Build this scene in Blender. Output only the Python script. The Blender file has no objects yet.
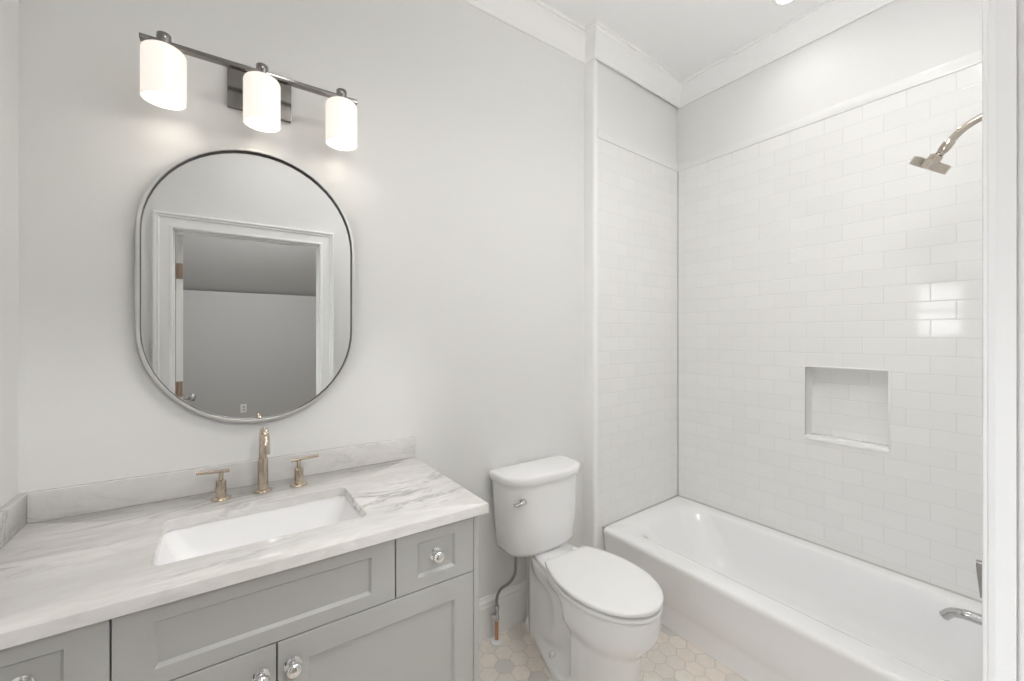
import bpy, bmesh, math, random
from mathutils import Vector, Matrix

random.seed(7)
S = bpy.context.scene
COL = S.collection
R = math.radians

# ------------------------------------------------------------------ camera
cam_d = bpy.data.cameras.new('camera')
cam_d.sensor_width = 36.0
cam_d.lens = 417.7 / 1024 * 36.0
cam_d.shift_y = -0.0048
cam_d.clip_start = 0.02
cam = bpy.data.objects.new('camera', cam_d)
cam.location = (0.457, -1.687, 1.42)
cam.rotation_euler = (R(90), 0, R(-34.6))
COL.objects.link(cam)
S.camera = cam

# ------------------------------------------------------------------ world (overcast daylight outside the windows)
W = bpy.data.worlds.new('overcast_sky')
S.world = W
W.use_nodes = True
bg = W.node_tree.nodes['Background']
bg.inputs[0].default_value = (0.93, 0.96, 1.0, 1)
bg.inputs[1].default_value = 7.0

# ------------------------------------------------------------------ exposure
S.view_settings.view_transform = 'Standard'
S.view_settings.look = 'None'
S.view_settings.gamma = 1.0
S.view_settings.use_curve_mapping = False
S.view_settings.exposure = 0.36
S.cycles.max_bounces = 14
S.cycles.diffuse_bounces = 8
S.cycles.glossy_bounces = 6
S.cycles.transmission_bounces = 8
S.cycles.transparent_max_bounces = 12
S.cycles.sample_clamp_indirect = 6.0
S.cycles.caustics_reflective = False
S.cycles.caustics_refractive = False
S.cycles.use_denoising = True

# lamp strengths
P_SCONCE = 0.13        # each vanity lamp, W
P_TUB = 3.3           # recessed lamp over the tub
P_FILL_ROOM = 7.6         # added opal fill globe in the bathroom, out of view
P_FILL_DOWN = 26.0         # added recessed fill lamps in the bathroom ceiling, out of view
P_FILL_BED = 64.0         # added opal fill globe in the adjoining room, unseen

# ------------------------------------------------------------------ measures
CEIL = 3.05
XW = 2.948            # long tiled wall
YD = -1.6365            # door wall, bathroom face
YB = -1.76            # door wall, bedroom face
JX, JY = 2.123, -0.064    # outer corner of the tub's head wall
HX, HY = XW, -0.022       # inner corner of the head wall
YWET = -1.547
DL, DR, DTOP = 0.199, 1.030, 2.078
CT = 0.913
VX = 1.118
VD = 0.6075

# ------------------------------------------------------------------ helpers
def rootloc(o):
    while o.parent:
        o = o.parent
    return o.location.copy()

def obj(name, bm, mat, parent=None, smooth=35, loc=None):
    me = bpy.data.meshes.new(name)
    base = rootloc(parent) if parent else (Vector(loc) if loc else Vector((0, 0, 0)))
    bmesh.ops.translate(bm, verts=bm.verts, vec=-base)
    bmesh.ops.recalc_face_normals(bm, faces=bm.faces)
    bm.to_mesh(me)
    bm.free()
    me.materials.append(mat)
    if smooth:
        for p in me.polygons:
            p.use_smooth = True
        me.set_sharp_from_angle(angle=R(smooth))
    o = bpy.data.objects.new(name, me)
    COL.objects.link(o)
    if parent:
        o.parent = parent
    else:
        o.location = base
    return o

def thing(name, label, cat, loc, group=None):
    o = bpy.data.objects.new(name, None)
    o.empty_display_size = 0.1
    o.location = loc
    COL.objects.link(o)
    return tag(o, label, cat, group)

def tag(o, label, cat, group=None):
    o['label'] = label
    o['category'] = cat
    if group:
        o['group'] = group
    return o

def struct(name, bm, mat, parent=None, smooth=35, label=None, cat=None):
    o = obj(name, bm, mat, parent, smooth)
    if not parent:
        o['kind'] = 'structure'
        o['label'] = label
        o['category'] = cat
    elif label:
        o['label'] = label
    return o

def NB():
    return bmesh.new()

def box(bm, x0, x1, y0, y1, z0, z1, bev=0.0, seg=2):
    t = bmesh.new()
    bmesh.ops.create_cube(t, size=1.0)
    for v in t.verts:
        v.co = Vector(((x0 + x1) / 2 + v.co.x * abs(x1 - x0), (y0 + y1) / 2 + v.co.y * abs(y1 - y0), (z0 + z1) / 2 + v.co.z * abs(z1 - z0)))
    if bev > 0:
        bmesh.ops.bevel(t, geom=list(t.edges), offset=bev, segments=seg, profile=0.5, affect='EDGES', clamp_overlap=True)
    merge(bm, t)

def merge(bm, t, mat=None):
    me = bpy.data.meshes.new('tmp')
    if mat is not None:
        bmesh.ops.transform(t, matrix=mat, verts=t.verts)
    t.to_mesh(me)
    t.free()
    bm.from_mesh(me)
    bpy.data.meshes.remove(me)

def loft(bm, loops, cap0=True, cap1=True, closed=True):
    rows = [[bm.verts.new(p) for p in lp] for lp in loops]
    n = len(rows[0])
    for a, b in zip(rows, rows[1:]):
        for i in range(n if closed else n - 1):
            j = (i + 1) % n
            try:
                bm.faces.new((a[i], a[j], b[j], b[i]))
            except ValueError:
                pass
    if cap0:
        bm.faces.new(rows[0][::-1])
    if cap1:
        bm.faces.new(rows[-1])
    return rows

def rrect(x0, x1, y0, y1, r, z, n=6):
    """closed rounded rectangle in the horizontal plane, counter-clockwise from the lower left corner"""
    r = min(r, (x1 - x0) / 2 - 1e-4, (y1 - y0) / 2 - 1e-4)
    pts = []
    for cx, cy, a0 in ((x0 + r, y0 + r, 180), (x1 - r, y0 + r, 270), (x1 - r, y1 - r, 0), (x0 + r, y1 - r, 90)):
        for k in range(n + 1):
            a = R(a0 + 90 * k / n)
            pts.append((cx + r * math.cos(a), cy + r * math.sin(a), z))
    return pts

def frame_of(d):
    d = Vector(d).normalized()
    up = Vector((0, 0, 1)) if abs(d.z) < 0.95 else Vector((0, 1, 0))
    a = d.cross(up).normalized()
    return a, d.cross(a).normalized()

def lathe(bm, prof, origin, axis=(0, 0, 1), seg=28, cap0=True, cap1=True):
    """prof: list of (radius, height along axis)"""
    ax = Vector(axis).normalized()
    a, b = frame_of(ax)
    o = Vector(origin)
    loops = []
    for r, h in prof:
        loops.append([o + ax * h + (a * math.cos(2 * math.pi * k / seg) + b * math.sin(2 * math.pi * k / seg)) * max(r, 1e-4) for k in range(seg)])
    loft(bm, loops, cap0, cap1)

def tube(bm, pts, r, seg=14):
    pts = [Vector(p) for p in pts]
    n = len(pts)
    loops = []
    pa = None
    for i, p in enumerate(pts):
        d = (pts[min(i + 1, n - 1)] - pts[max(i - 1, 0)]).normalized()
        if pa is None:
            a, b = frame_of(d)
        else:
            a = (pa - d * pa.dot(d)).normalized()
            b = d.cross(a)
        pa = a
        rr = r[i] if isinstance(r, (list, tuple)) else r
        loops.append([p + (a * math.cos(2 * math.pi * k / seg) + b * math.sin(2 * math.pi * k / seg)) * rr for k in range(seg)])
    loft(bm, loops)

def smooth_path(pts, n=8):
    """Catmull-Rom through the points"""
    P = [Vector(p) for p in pts]
    P = [2 * P[0] - P[1]] + P + [2 * P[-1] - P[-2]]
    out = []
    for i in range(1, len(P) - 2):
        for k in range(n):
            t = k / n
            a, b, c, d = P[i - 1:i + 3]
            out.append(0.5 * ((2 * b) + (c - a) * t + (2 * a - 5 * b + 4 * c - d) * t * t + (3 * b - a - 3 * c + d) * t ** 3))
    out.append(P[-2])
    return out

def sweep_profile(bm, prof, path, closed_profile=True):
    """prof: list of (outward, up) offsets; path: list of (point, outward direction scaled for mitre)"""
    loops = [[Vector(p) + Vector(o) * u + Vector((0, 0, 1)) * w for u, w in prof] for p, o in path]
    loft(bm, loops)

def grid_wall(bm, pts):
    bm.faces.new([bm.verts.new(p) for p in pts])

def sstep(a, b, x):
    t = max(0.0, min(1.0, (x - a) / (b - a)))
    return t * t * (3 - 2 * t)

# ------------------------------------------------------------------ materials
def mat(name, base=(0.8, 0.8, 0.8), rough=0.5, metal=0.0, ior=1.45, coat=0.0, trans=0.0, emit=None, es=0.0, bump=None):
    m = bpy.data.materials.new(name)
    m.use_nodes = True
    nt = m.node_tree
    p = nt.nodes['Principled BSDF']
    p.inputs['Base Color'].default_value = (*base, 1)
    p.inputs['Roughness'].default_value = rough
    p.inputs['Metallic'].default_value = metal
    p.inputs['IOR'].default_value = ior
    p.inputs['Coat Weight'].default_value = coat
    p.inputs['Coat Roughness'].default_value = 0.05
    p.inputs['Transmission Weight'].default_value = trans
    if emit:
        p.inputs['Emission Color'].default_value = (*emit, 1)
        p.inputs['Emission Strength'].default_value = es
    if bump:
        sc, st = bump
        tc = nt.nodes.new('ShaderNodeTexCoord')
        nz = nt.nodes.new('ShaderNodeTexNoise')
        nz.inputs['Scale'].default_value = sc
        nz.inputs['Detail'].default_value = 4
        b = nt.nodes.new('ShaderNodeBump')
        b.inputs['Strength'].default_value = st
        b.inputs['Distance'].default_value = 0.002
        nt.links.new(tc.outputs['Object'], nz.inputs['Vector'])
        nt.links.new(nz.outputs['Fac'], b.inputs['Height'])
        nt.links.new(b.outputs['Normal'], p.inputs['Normal'])
    return m

class N:
    """tiny node helper"""
    def __init__(s, m):
        s.nt = m.node_tree
        s.p = s.nt.nodes['Principled BSDF']
    def new(s, t, **k):
        n = s.nt.nodes.new(t)
        for a, v in k.items():
            setattr(n, a, v)
        return n
    def link(s, a, b):
        s.nt.links.new(a, b)
    def math(s, op, a, b=None, c=None):
        n = s.new('ShaderNodeMath', operation=op)
        for i, v in enumerate((a, b, c)):
            if v is None:
                continue
            if isinstance(v, (int, float)):
                n.inputs[i].default_value = v
            else:
                s.link(v, n.inputs[i])
        return n.outputs[0]
    def vmath(s, op, a, b=None):
        n = s.new('ShaderNodeVectorMath', operation=op)
        for i, v in enumerate((a, b)):
            if v is None:
                continue
            if isinstance(v, tuple):
                n.inputs[i].default_value = v
            else:
                s.link(v, n.inputs[i])
        return n
    def mix(s, fac, a, b):
        n = s.new('ShaderNodeMix', data_type='RGBA')
        for i, v in ((0, fac), (6, a), (7, b)):
            if isinstance(v, tuple):
                n.inputs[i].default_value = (*v, 1)
            elif isinstance(v, (int, float)):
                n.inputs[i].default_value = v
            else:
                s.link(v, n.inputs[i])
        return n.outputs[2]
    def ramp(s, fac, stops):
        n = s.new('ShaderNodeValToRGB')
        e = n.color_ramp.elements
        while len(e) < len(stops):
            e.new(0.5)
        for i, (p, c) in enumerate(stops):
            e[i].position = p
            e[i].color = (*c, 1) if isinstance(c, tuple) else (c, c, c, 1)
        s.link(fac, n.inputs[0])
        return n.outputs[0]

M_WALL = mat('wall_paint', (0.765, 0.764, 0.755), 0.6, bump=(220, 0.03))
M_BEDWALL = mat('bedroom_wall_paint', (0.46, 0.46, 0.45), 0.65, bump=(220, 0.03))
M_CEIL = mat('ceiling_paint', (0.87, 0.87, 0.87), 0.75, bump=(220, 0.03))
M_TRIM = mat('trim_paint', (0.86, 0.86, 0.855), 0.32, bump=(60, 0.02))
M_CAB = mat('cabinet_paint', (0.45, 0.45, 0.437), 0.38, bump=(90, 0.02))
M_CABIN = mat('cabinet_inside', (0.10, 0.10, 0.095), 0.7, bump=(90, 0.02))
M_PORC = mat('white_porcelain', (0.90, 0.90, 0.905), 0.08, coat=0.3, bump=(9, 0.015))
M_TUB = mat('white_tub_enamel', (0.90, 0.90, 0.905), 0.10, coat=0.3, bump=(7, 0.015))
M_SEAT = mat('white_seat_plastic', (0.88, 0.88, 0.875), 0.22, bump=(12, 0.01))
M_NICKEL = mat('polished_nickel', (0.58, 0.525, 0.46), 0.13, 1.0, bump=(30, 0.02))
M_BRASS = mat('warm_brushed_nickel', (0.58, 0.50, 0.41), 0.15, 1.0, bump=(50, 0.02))
M_CHROME = mat('chrome', (0.58, 0.58, 0.59), 0.10, 1.0, bump=(30, 0.01))
M_BAR = mat('fixture_metal', (0.27, 0.255, 0.24), 0.17, 1.0, bump=(60, 0.02))
M_FRAME = mat('brushed_frame_metal', (0.76, 0.755, 0.745), 0.34, 1.0, bump=(120, 0.03))
M_LIP = mat('dark_mirror_edge', (0.05, 0.05, 0.05), 0.3, 0.6, bump=(60, 0.02))
M_MIRROR = mat('mirror_glass', (0.85, 0.855, 0.85), 0.0, 1.0)
M_SATIN = mat('satin_dark_chrome', (0.30, 0.30, 0.305), 0.22, 1.0, bump=(30, 0.01))
M_COPPER = mat('copper_pipe', (0.62, 0.33, 0.20), 0.3, 1.0, bump=(60, 0.05))
M_HOSE = mat('braided_steel', (0.32, 0.32, 0.33), 0.35, 0.9, bump=(700, 0.8))
M_POLISH = mat('polished_knob_metal', (0.82, 0.82, 0.82), 0.06, 1.0, bump=(30, 0.005))
M_PLASTIC = mat('white_plastic', (0.85, 0.85, 0.84), 0.35, bump=(40, 0.02))
M_CAULK = mat('grey_caulk', (0.55, 0.54, 0.52), 0.6, bump=(80, 0.1))
M_HINGE = mat('bronze_hinge', (0.46, 0.36, 0.28), 0.35, 0.9, bump=(60, 0.05))
M_WOOD = mat('bedroom_floor_boards', (0.36, 0.29, 0.22), 0.45, bump=(40, 0.1))
M_SHADE = mat('opal_glass_shade', (0.62, 0.60, 0.57), 0.25, emit=(1.0, 0.92, 0.84), es=0.50, bump=(30, 0.01))
M_BULB = mat('lit_bulb', (1, 1, 1), 0.4, emit=(1.0, 0.94, 0.86), es=9.0)
M_LENS = mat('lit_lens', (1, 1, 1), 0.4, emit=(1.0, 0.97, 0.93), es=8.0)

# opal shade: brighter toward the bulb near its lower end, as a real shade with a bulb inside
n = N(M_SHADE)

# window glass: thin pane
M_PANE = mat('window_glass', (1, 1, 1), 0.0)
n = N(M_PANE)
tr = n.new('ShaderNodeBsdfTransparent')
gl = n.new('ShaderNodeBsdfGlossy')
gl.inputs['Roughness'].default_value = 0.02
fr = n.new('ShaderNodeFresnel')
fr.inputs[0].default_value = 1.45
mx = n.new('ShaderNodeMixShader')
n.link(fr.outputs[0], mx.inputs[0])
n.link(tr.outputs[0], mx.inputs[1])
n.link(gl.outputs[0], mx.inputs[2])
n.link(mx.outputs[0], n.nt.nodes['Material Output'].inputs[0])

# subway tile
def tile_mat(name, along, u0, z0):
    m = mat(name, (0.8, 0.8, 0.78), 0.08)
    n = N(m)
    tc = n.new('ShaderNodeTexCoord')
    sx = n.new('ShaderNodeSeparateXYZ')
    n.link(tc.outputs['Object'], sx.inputs[0])
    cb = n.new('ShaderNodeCombineXYZ')
    n.link(n.math('ADD', sx.outputs[along], -u0 + 154.0), cb.inputs[0])
    n.link(n.math('ADD', sx.outputs[2], -z0 + 78.6), cb.inputs[1])
    def brick(mortar, smooth):
        b = n.new('ShaderNodeTexBrick', offset=0.5, offset_frequency=2)
        n.link(cb.outputs[0], b.inputs['Vector'])
        b.inputs['Color1'].default_value = (0, 0, 0, 1)
        b.inputs['Color2'].default_value = (1, 1, 1, 1)
        b.inputs['Mortar'].default_value = (0.5, 0.5, 0.5, 1)
        b.inputs['Scale'].default_value = 1.0
        b.inputs['Mortar Size'].default_value = mortar
        b.inputs['Mortar Smooth'].default_value = smooth
        b.inputs['Brick Width'].default_value = 0.154
        b.inputs['Row Height'].default_value = 0.0786
        return b
    b = brick(0.0011, 0.1)
    rnd = n.new('ShaderNodeSeparateColor')
    n.link(b.outputs['Color'], rnd.inputs[0])
    tcol = n.mix(rnd.outputs[0], (0.815, 0.813, 0.800), (0.835, 0.833, 0.820))
    col = n.mix(b.outputs['Fac'], tcol, (0.70, 0.698, 0.685))
    n.link(col, n.p.inputs['Base Color'])
    n.link(n.math('MULTIPLY_ADD', b.outputs['Fac'], 0.5, 0.07), n.p.inputs['Roughness'])
    b2 = brick(0.0030, 1.0)
    nz = n.new('ShaderNodeTexNoise')
    nz.inputs['Scale'].default_value = 7.0
    n.link(tc.outputs['Object'], nz.inputs['Vector'])
    h = n.math('SUBTRACT', n.math('MULTIPLY', nz.outputs['Fac'], 0.10), n.math('MULTIPLY', b2.outputs['Fac'], 1.0))
    bp = n.new('ShaderNodeBump')
    bp.inputs['Strength'].default_value = 0.5
    bp.inputs['Distance'].default_value = 0.0012
    n.link(h, bp.inputs['Height'])
    n.link(bp.outputs[0], n.p.inputs['Normal'])
    return m

Z0 = 1.0956
M_GLAZE = mat('white_tile_glaze', (0.825, 0.823, 0.81), 0.09, bump=(9, 0.02))
M_TILE_LONG = tile_mat('white_subway_tile', 1, -1.1553, Z0)
M_TILE_SHORT = tile_mat('white_subway_tile_short_wall', 0, XW, Z0)

# marble
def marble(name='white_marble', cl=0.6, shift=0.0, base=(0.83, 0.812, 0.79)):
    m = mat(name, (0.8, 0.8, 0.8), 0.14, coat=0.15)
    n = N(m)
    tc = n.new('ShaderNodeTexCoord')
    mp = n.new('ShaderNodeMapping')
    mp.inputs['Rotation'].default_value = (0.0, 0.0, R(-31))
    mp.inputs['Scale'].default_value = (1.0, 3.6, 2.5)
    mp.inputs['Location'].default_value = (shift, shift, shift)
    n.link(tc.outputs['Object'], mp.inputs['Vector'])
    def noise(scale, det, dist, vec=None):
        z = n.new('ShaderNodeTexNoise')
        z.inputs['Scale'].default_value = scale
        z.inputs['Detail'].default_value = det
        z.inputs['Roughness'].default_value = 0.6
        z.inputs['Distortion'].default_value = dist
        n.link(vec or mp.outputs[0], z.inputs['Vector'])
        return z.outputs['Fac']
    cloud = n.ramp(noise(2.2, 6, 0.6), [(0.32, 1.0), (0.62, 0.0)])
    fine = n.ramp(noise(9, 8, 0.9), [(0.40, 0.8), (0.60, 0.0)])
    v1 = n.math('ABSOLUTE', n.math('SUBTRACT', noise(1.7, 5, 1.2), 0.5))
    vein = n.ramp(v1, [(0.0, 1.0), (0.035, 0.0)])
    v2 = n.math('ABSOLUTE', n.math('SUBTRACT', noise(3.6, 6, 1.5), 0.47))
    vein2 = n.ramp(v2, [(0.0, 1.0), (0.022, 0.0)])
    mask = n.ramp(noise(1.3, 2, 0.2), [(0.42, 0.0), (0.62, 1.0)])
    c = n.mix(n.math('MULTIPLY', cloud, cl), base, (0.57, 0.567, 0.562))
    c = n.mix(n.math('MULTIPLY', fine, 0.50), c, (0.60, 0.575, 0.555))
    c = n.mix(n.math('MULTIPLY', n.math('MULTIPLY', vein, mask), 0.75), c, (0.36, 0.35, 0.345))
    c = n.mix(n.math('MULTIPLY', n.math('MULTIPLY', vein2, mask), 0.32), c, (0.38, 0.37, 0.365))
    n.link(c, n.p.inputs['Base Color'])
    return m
M_MARBLE = marble()
M_MARBLE_SPLASH = marble('greyer_splash_marble', 0.8, 0.6, (0.69, 0.68, 0.665))  # counter marble pattern with a greyer base and heavier clouds

# hexagonal stone mosaic, laid with rows along the vanity wall
def hex_mat():
    m = mat('hexagon_marble_tile', (0.7, 0.67, 0.62), 0.35)
    n = N(m)
    PITCH = 0.0778
    tc = n.new('ShaderNodeTexCoord')
    v = n.vmath('SUBTRACT', tc.outputs['Object'], (2.110, -0.530, 0.0))
    v = n.vmath('MULTIPLY', v.outputs[0], (1 / PITCH, 1 / PITCH, 0.0))
    v = n.vmath('ADD', v.outputs[0], (100.0, 100 * math.sqrt(3), 0.0))
    per = (1.0, math.sqrt(3), 1.0)
    half = (0.5, math.sqrt(3) / 2, 0.0)
    def local(vec):
        md = n.vmath('MODULO', vec, per)
        return n.vmath('SUBTRACT', md.outputs[0], (0.5, math.sqrt(3) / 2, 0.0)).outputs[0]
    a = local(n.vmath('ADD', v.outputs[0], half).outputs[0])
    b = local(v.outputs[0])
    la = n.vmath('DOT_PRODUCT', a, a).outputs['Value']
    lb = n.vmath('DOT_PRODUCT', b, b).outputs['Value']
    pick = n.math('LESS_THAN', la, lb)
    mixv = n.new('ShaderNodeMix', data_type='VECTOR')
    n.link(pick, mixv.inputs[0])
    n.link(b, mixv.inputs[4])
    n.link(a, mixv.inputs[5])
    g = mixv.outputs[1]
    cell = n.vmath('SUBTRACT', v.outputs[0], g)
    cellr = n.vmath('SNAP', n.vmath('ADD', cell.outputs[0], (0.02, 0.02, 0.0)).outputs[0], (0.05, 0.05, 1.0))
    ab = n.vmath('ABSOLUTE', g)
    d1 = n.vmath('DOT_PRODUCT', ab.outputs[0], (0.5, math.sqrt(3) / 2, 0.0)).outputs['Value']
    sx = n.new('ShaderNodeSeparateXYZ')
    n.link(ab.outputs[0], sx.inputs[0])
    d = n.math('MAXIMUM', d1, sx.outputs[0])
    grout = n.ramp(d, [(0.468, 0.0), (0.482, 1.0)])
    wn = n.new('ShaderNodeTexWhiteNoise', noise_dimensions='2D')
    n.link(cellr.outputs[0], wn.inputs['Vector'])
    base = n.ramp(wn.outputs['Value'], [(0.0, (0.83, 0.765, 0.69)), (0.35, (0.79, 0.72, 0.645)), (0.55, (0.82, 0.765, 0.70)), (0.75, (0.77, 0.725, 0.67)), (0.88, (0.70, 0.67, 0.63)), (1.0, (0.60, 0.585, 0.565))])
    off = n.vmath('ADD', tc.outputs['Object'], wn.outputs['Color'])
    nz = n.new('ShaderNodeTexNoise')
    nz.inputs['Scale'].default_value = 28
    nz.inputs['Detail'].default_value = 5
    nz.inputs['Distortion'].default_value = 1.2
    n.link(off.outputs[0], nz.inputs['Vector'])
    vn = n.ramp(nz.outputs['Fac'], [(0.35, 1.0), (0.55, 0.0)])
    c = n.mix(n.math('MULTIPLY', vn, 0.35), base, (0.68, 0.64, 0.60))
    c = n.mix(grout, c, (0.64, 0.59, 0.54))
    n.link(c, n.p.inputs['Base Color'])
    bp = n.new('ShaderNodeBump')
    bp.inputs['Strength'].default_value = 0.5
    bp.inputs['Distance'].default_value = 0.0015
    n.link(n.math('SUBTRACT', 1.0, grout), bp.inputs['Height'])
    n.link(bp.outputs[0], n.p.inputs['Normal'])
    return m
M_HEX = hex_mat()

# ================================================================== SETTING
# ---- floors and ceilings
bm = NB(); box(bm, -0.12, XW + 0.15, YB, 0.12, -0.08, 0.0)
struct('floor', bm, M_HEX, label='floor of beige and grey hexagonal marble tiles', cat='floor')
bm = NB(); box(bm, -0.12, XW + 0.15, YB, 0.12, CEIL, CEIL + 0.06)
struct('ceiling', bm, M_CEIL, label='flat white bathroom ceiling', cat='ceiling')

# ---- vanity wall
bm = NB(); box(bm, -0.12, XW + 0.15, 0.0, 0.12, 0, CEIL)
struct('wall_back', bm, M_WALL, label='pale grey painted wall behind vanity and toilet', cat='wall')

# ---- left wall with a window opening
WY0, WY1, WZ0, WZ1 = -0.93, -0.56, 1.38, 1.93
bm = NB()
UY0, UY1, UZ0, UZ1 = -1.50, -1.11, 0.25, 1.42
YM = -1.03
box(bm, -0.12, 0.0, YM, 0.0, 0, WZ0)
box(bm, -0.12, 0.0, YM, 0.0, WZ1, CEIL)
box(bm, -0.12, 0.0, YM, WY0, WZ0, WZ1)
box(bm, -0.12, 0.0, WY1, 0.0, WZ0, WZ1)
box(bm, -0.12, 0.0, YD, YM, 0, UZ0)
box(bm, -0.12, 0.0, YD, YM, UZ1, CEIL)
box(bm, -0.12, 0.0, YD, UY0, UZ0, UZ1)
box(bm, -0.12, 0.0, UY1, YM, UZ0, UZ1)
struct('wall_left', bm, M_WALL, label='pale grey painted wall at the left end of the vanity', cat='wall')

def window(name, x, y0, y1, z0, z1, sign, label, portal=True, w=0.085):
    """sign: +1 when the room lies on the +x side of the wall"""
    b = NB()
    xin = x + sign * 0.018
    a, c = sorted((x, xin))
    for (p, q, r_, s) in ((y0 - w, y1 + w, z1, z1 + w), (y0 - w, y1 + w, z0 - 0.06, z0 - 0.02), (y0 - w, y0, z0, z1), (y1, y1 + w, z0, z1)):
        box(b, a, c, p, q, r_, s, 0.004)
    o = struct(name, b, M_TRIM, label=label, cat='window')
    b = NB()
    a, c = sorted((x - sign * 0.10, x + sign * 0.045))
    box(b, a, c, y0 - w - 0.02, y1 + w + 0.02, z0 - 0.022, z0 + 0.002, 0.004)
    obj('window_sill', b, M_TRIM, o)
    b = NB()
    a, c = sorted((x - sign * 0.085, x - sign * 0.045))
    zm = (z0 + z1) / 2
    for (p, q, r_, s) in ((y0, y1, z1 - 0.04, z1), (y0, y1, z0, z0 + 0.05), (y0, y1, zm - 0.02, zm + 0.02), (y0, y0 + 0.04, z0, z1), (y1 - 0.04, y1, z0, z1)):
        box(b, a, c, p, q, r_, s, 0.003)
    obj('sash', b, M_TRIM, o)
    b = NB()
    xm = (a + c) / 2
    box(b, xm - 0.002, xm + 0.002, y0 + 0.03, y1 - 0.03, z0 + 0.03, z1 - 0.03)
    obj('pane', b, M_PANE, o, smooth=0)
    if portal:
        l = bpy.data.lights.new(name + '_daylight', 'AREA')
        l.shape = 'RECTANGLE'
        l.size = z1 - z0
        l.size_y = y1 - y0
        l.cycles.is_portal = True
        lo = bpy.data.objects.new(name + '_daylight', l)
        lo.location = (x - sign * 0.11, (y0 + y1) / 2, (z0 + z1) / 2)
        lo.rotation_euler = (0, R(-90) * sign, 0)
        COL.objects.link(lo)
    return o
window('window_1', 0.0, WY0, WY1, WZ0, WZ1, 1, 'small white framed sash window in the left bathroom wall')
window('fill_window_left', 0.0, UY0, UY1, UZ0, UZ1, 1, 'added tall white framed sash window in the left bathroom wall, out of view', w=0.05)  # added out of view, brightens the tub apron and lower surfaces

# ---- long tiled wall with a niche
NY0, NY1, NZ0, NZ1, ND = -1.094, -0.766, 0.897, 1.258, 0.085
RAILZ0, RAILZ1 = Z0 + 18 * 0.0786, Z0 + 18 * 0.0786 + 0.05
bm = NB()
T = 0.0
for (y0, y1, z0, z1) in ((YWET - 0.2, 0.0, 0, NZ0), (YWET - 0.2, 0.0, NZ1, RAILZ0), (YWET - 0.2, NY0, NZ0, NZ1), (NY1, 0.0, NZ0, NZ1)):
    grid_wall(bm, [(XW, y0, z0), (XW, y1, z0), (XW, y1, z1), (XW, y0, z1)])
grid_wall(bm, [(XW + ND, NY0, NZ0), (XW + ND, NY1, NZ0), (XW + ND, NY1, NZ1), (XW + ND, NY0, NZ1)])
bm.normal_update()
o = struct('wall_right', bm, M_TILE_LONG, smooth=0, label='long wall of white subway tile behind the bathtub', cat='wall')
# niche reveals (white slabs)
bm = NB()
e = 0.003
for pts in ([(XW - e, NY0, NZ0), (XW - e, NY1, NZ0), (XW + ND, NY1, NZ0 + 0.006), (XW + ND, NY0, NZ0 + 0.006)],
            [(XW - e, NY0, NZ1), (XW - e, NY1, NZ1), (XW + ND, NY1, NZ1), (XW + ND, NY0, NZ1)],
            [(XW - e, NY0, NZ0), (XW - e, NY0, NZ1), (XW + ND, NY0, NZ1), (XW + ND, NY0, NZ0)],
            [(XW - e, NY1, NZ0), (XW - e, NY1, NZ1), (XW + ND, NY1, NZ1), (XW + ND, NY1, NZ0)]):
    grid_wall(bm, pts)
obj('niche_lining', bm, M_GLAZE, o, smooth=0)['label'] = 'smooth white lining of the shower niche'
bm = NB()
w = 0.007
box(bm, XW - e, XW + 0.006, NY0 - w, NY1 + w, NZ0 - w, NZ0 + 0.001, 0.001)
box(bm, XW - e, XW + 0.006, NY0 - w, NY1 + w, NZ1, NZ1 + w, 0.001)
box(bm, XW - e, XW + 0.006, NY0 - w, NY0, NZ0, NZ1, 0.001)
box(bm, XW - e, XW + 0.006, NY1, NY1 + w, NZ0, NZ1, 0.001)
obj('niche_edging', bm, M_GLAZE, o)
bm = NB()
box(bm, XW - 0.005, XW + ND, NY0 - 0.004, NY1 + 0.004, NZ0 - 0.012, NZ0 + 0.007, 0.0015)
obj('niche_sill', bm, M_PORC, o)['label'] = 'white sill slab of the shower niche'
bm = NB()
box(bm, XW + 0.012, XW + 0.15, YWET - 0.2, 0.0, RAILZ0, CEIL)
box(bm, XW + ND + 0.004, XW + 0.15, YWET - 0.2, 0.0, 0, RAILZ0)
obj('upper_wall', bm, M_WALL, o)['label'] = 'painted pale grey wall above the tile'
bm = NB()
box(bm, XW - 0.006, XW + 0.012, YWET, HY, RAILZ0, RAILZ1, 0.003)
obj('bullnose_tile', bm, M_GLAZE, o)

# ---- head wall of the tub: projects past the vanity wall
hd = (Vector((HX, HY, 0)) - Vector((JX, JY, 0)))
hn = Vector((hd.y, -hd.x, 0)).normalized()      # toward the room
def hp(t, off, z):
    return Vector((JX, JY, 0)) + hd * t + hn * off + Vector((0, 0, z))
bm = NB()
TE = 0.03
grid_wall(bm, [hp(TE, 0, 0), hp(1.0, 0, 0), hp(1.0, 0, RAILZ0), hp(TE, 0, RAILZ0)])
o = struct('wall_head', bm, M_TILE_SHORT, smooth=0, label='narrow wall of white subway tile at the tub head', cat='wall')
bm = NB()
loft(bm, [[hp(0, -0.004, 0), hp(1.0, -0.012, 0), (XW + 0.02, 0.0, 0), (2.112, 0.0, 0)], [hp(0, -0.004, CEIL), hp(1.0, -0.012, CEIL), (XW + 0.02, 0.0, CEIL), (2.112, 0.0, CEIL)]])
obj('upper_wall', bm, M_WALL, o, smooth=0)['label'] = 'painted pale grey wall above the tile'
bm = NB()
loft(bm, [[hp(TE, -0.004, z), hp(1.0, -0.004, z), hp(1.0, 0.005, z), hp(TE, 0.005, z)] for z in (RAILZ0, RAILZ1)])
obj('bullnose_tile', bm, M_GLAZE, o, smooth=0)
bm = NB()
c0 = hp(-0.004, -0.002, 0)
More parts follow.
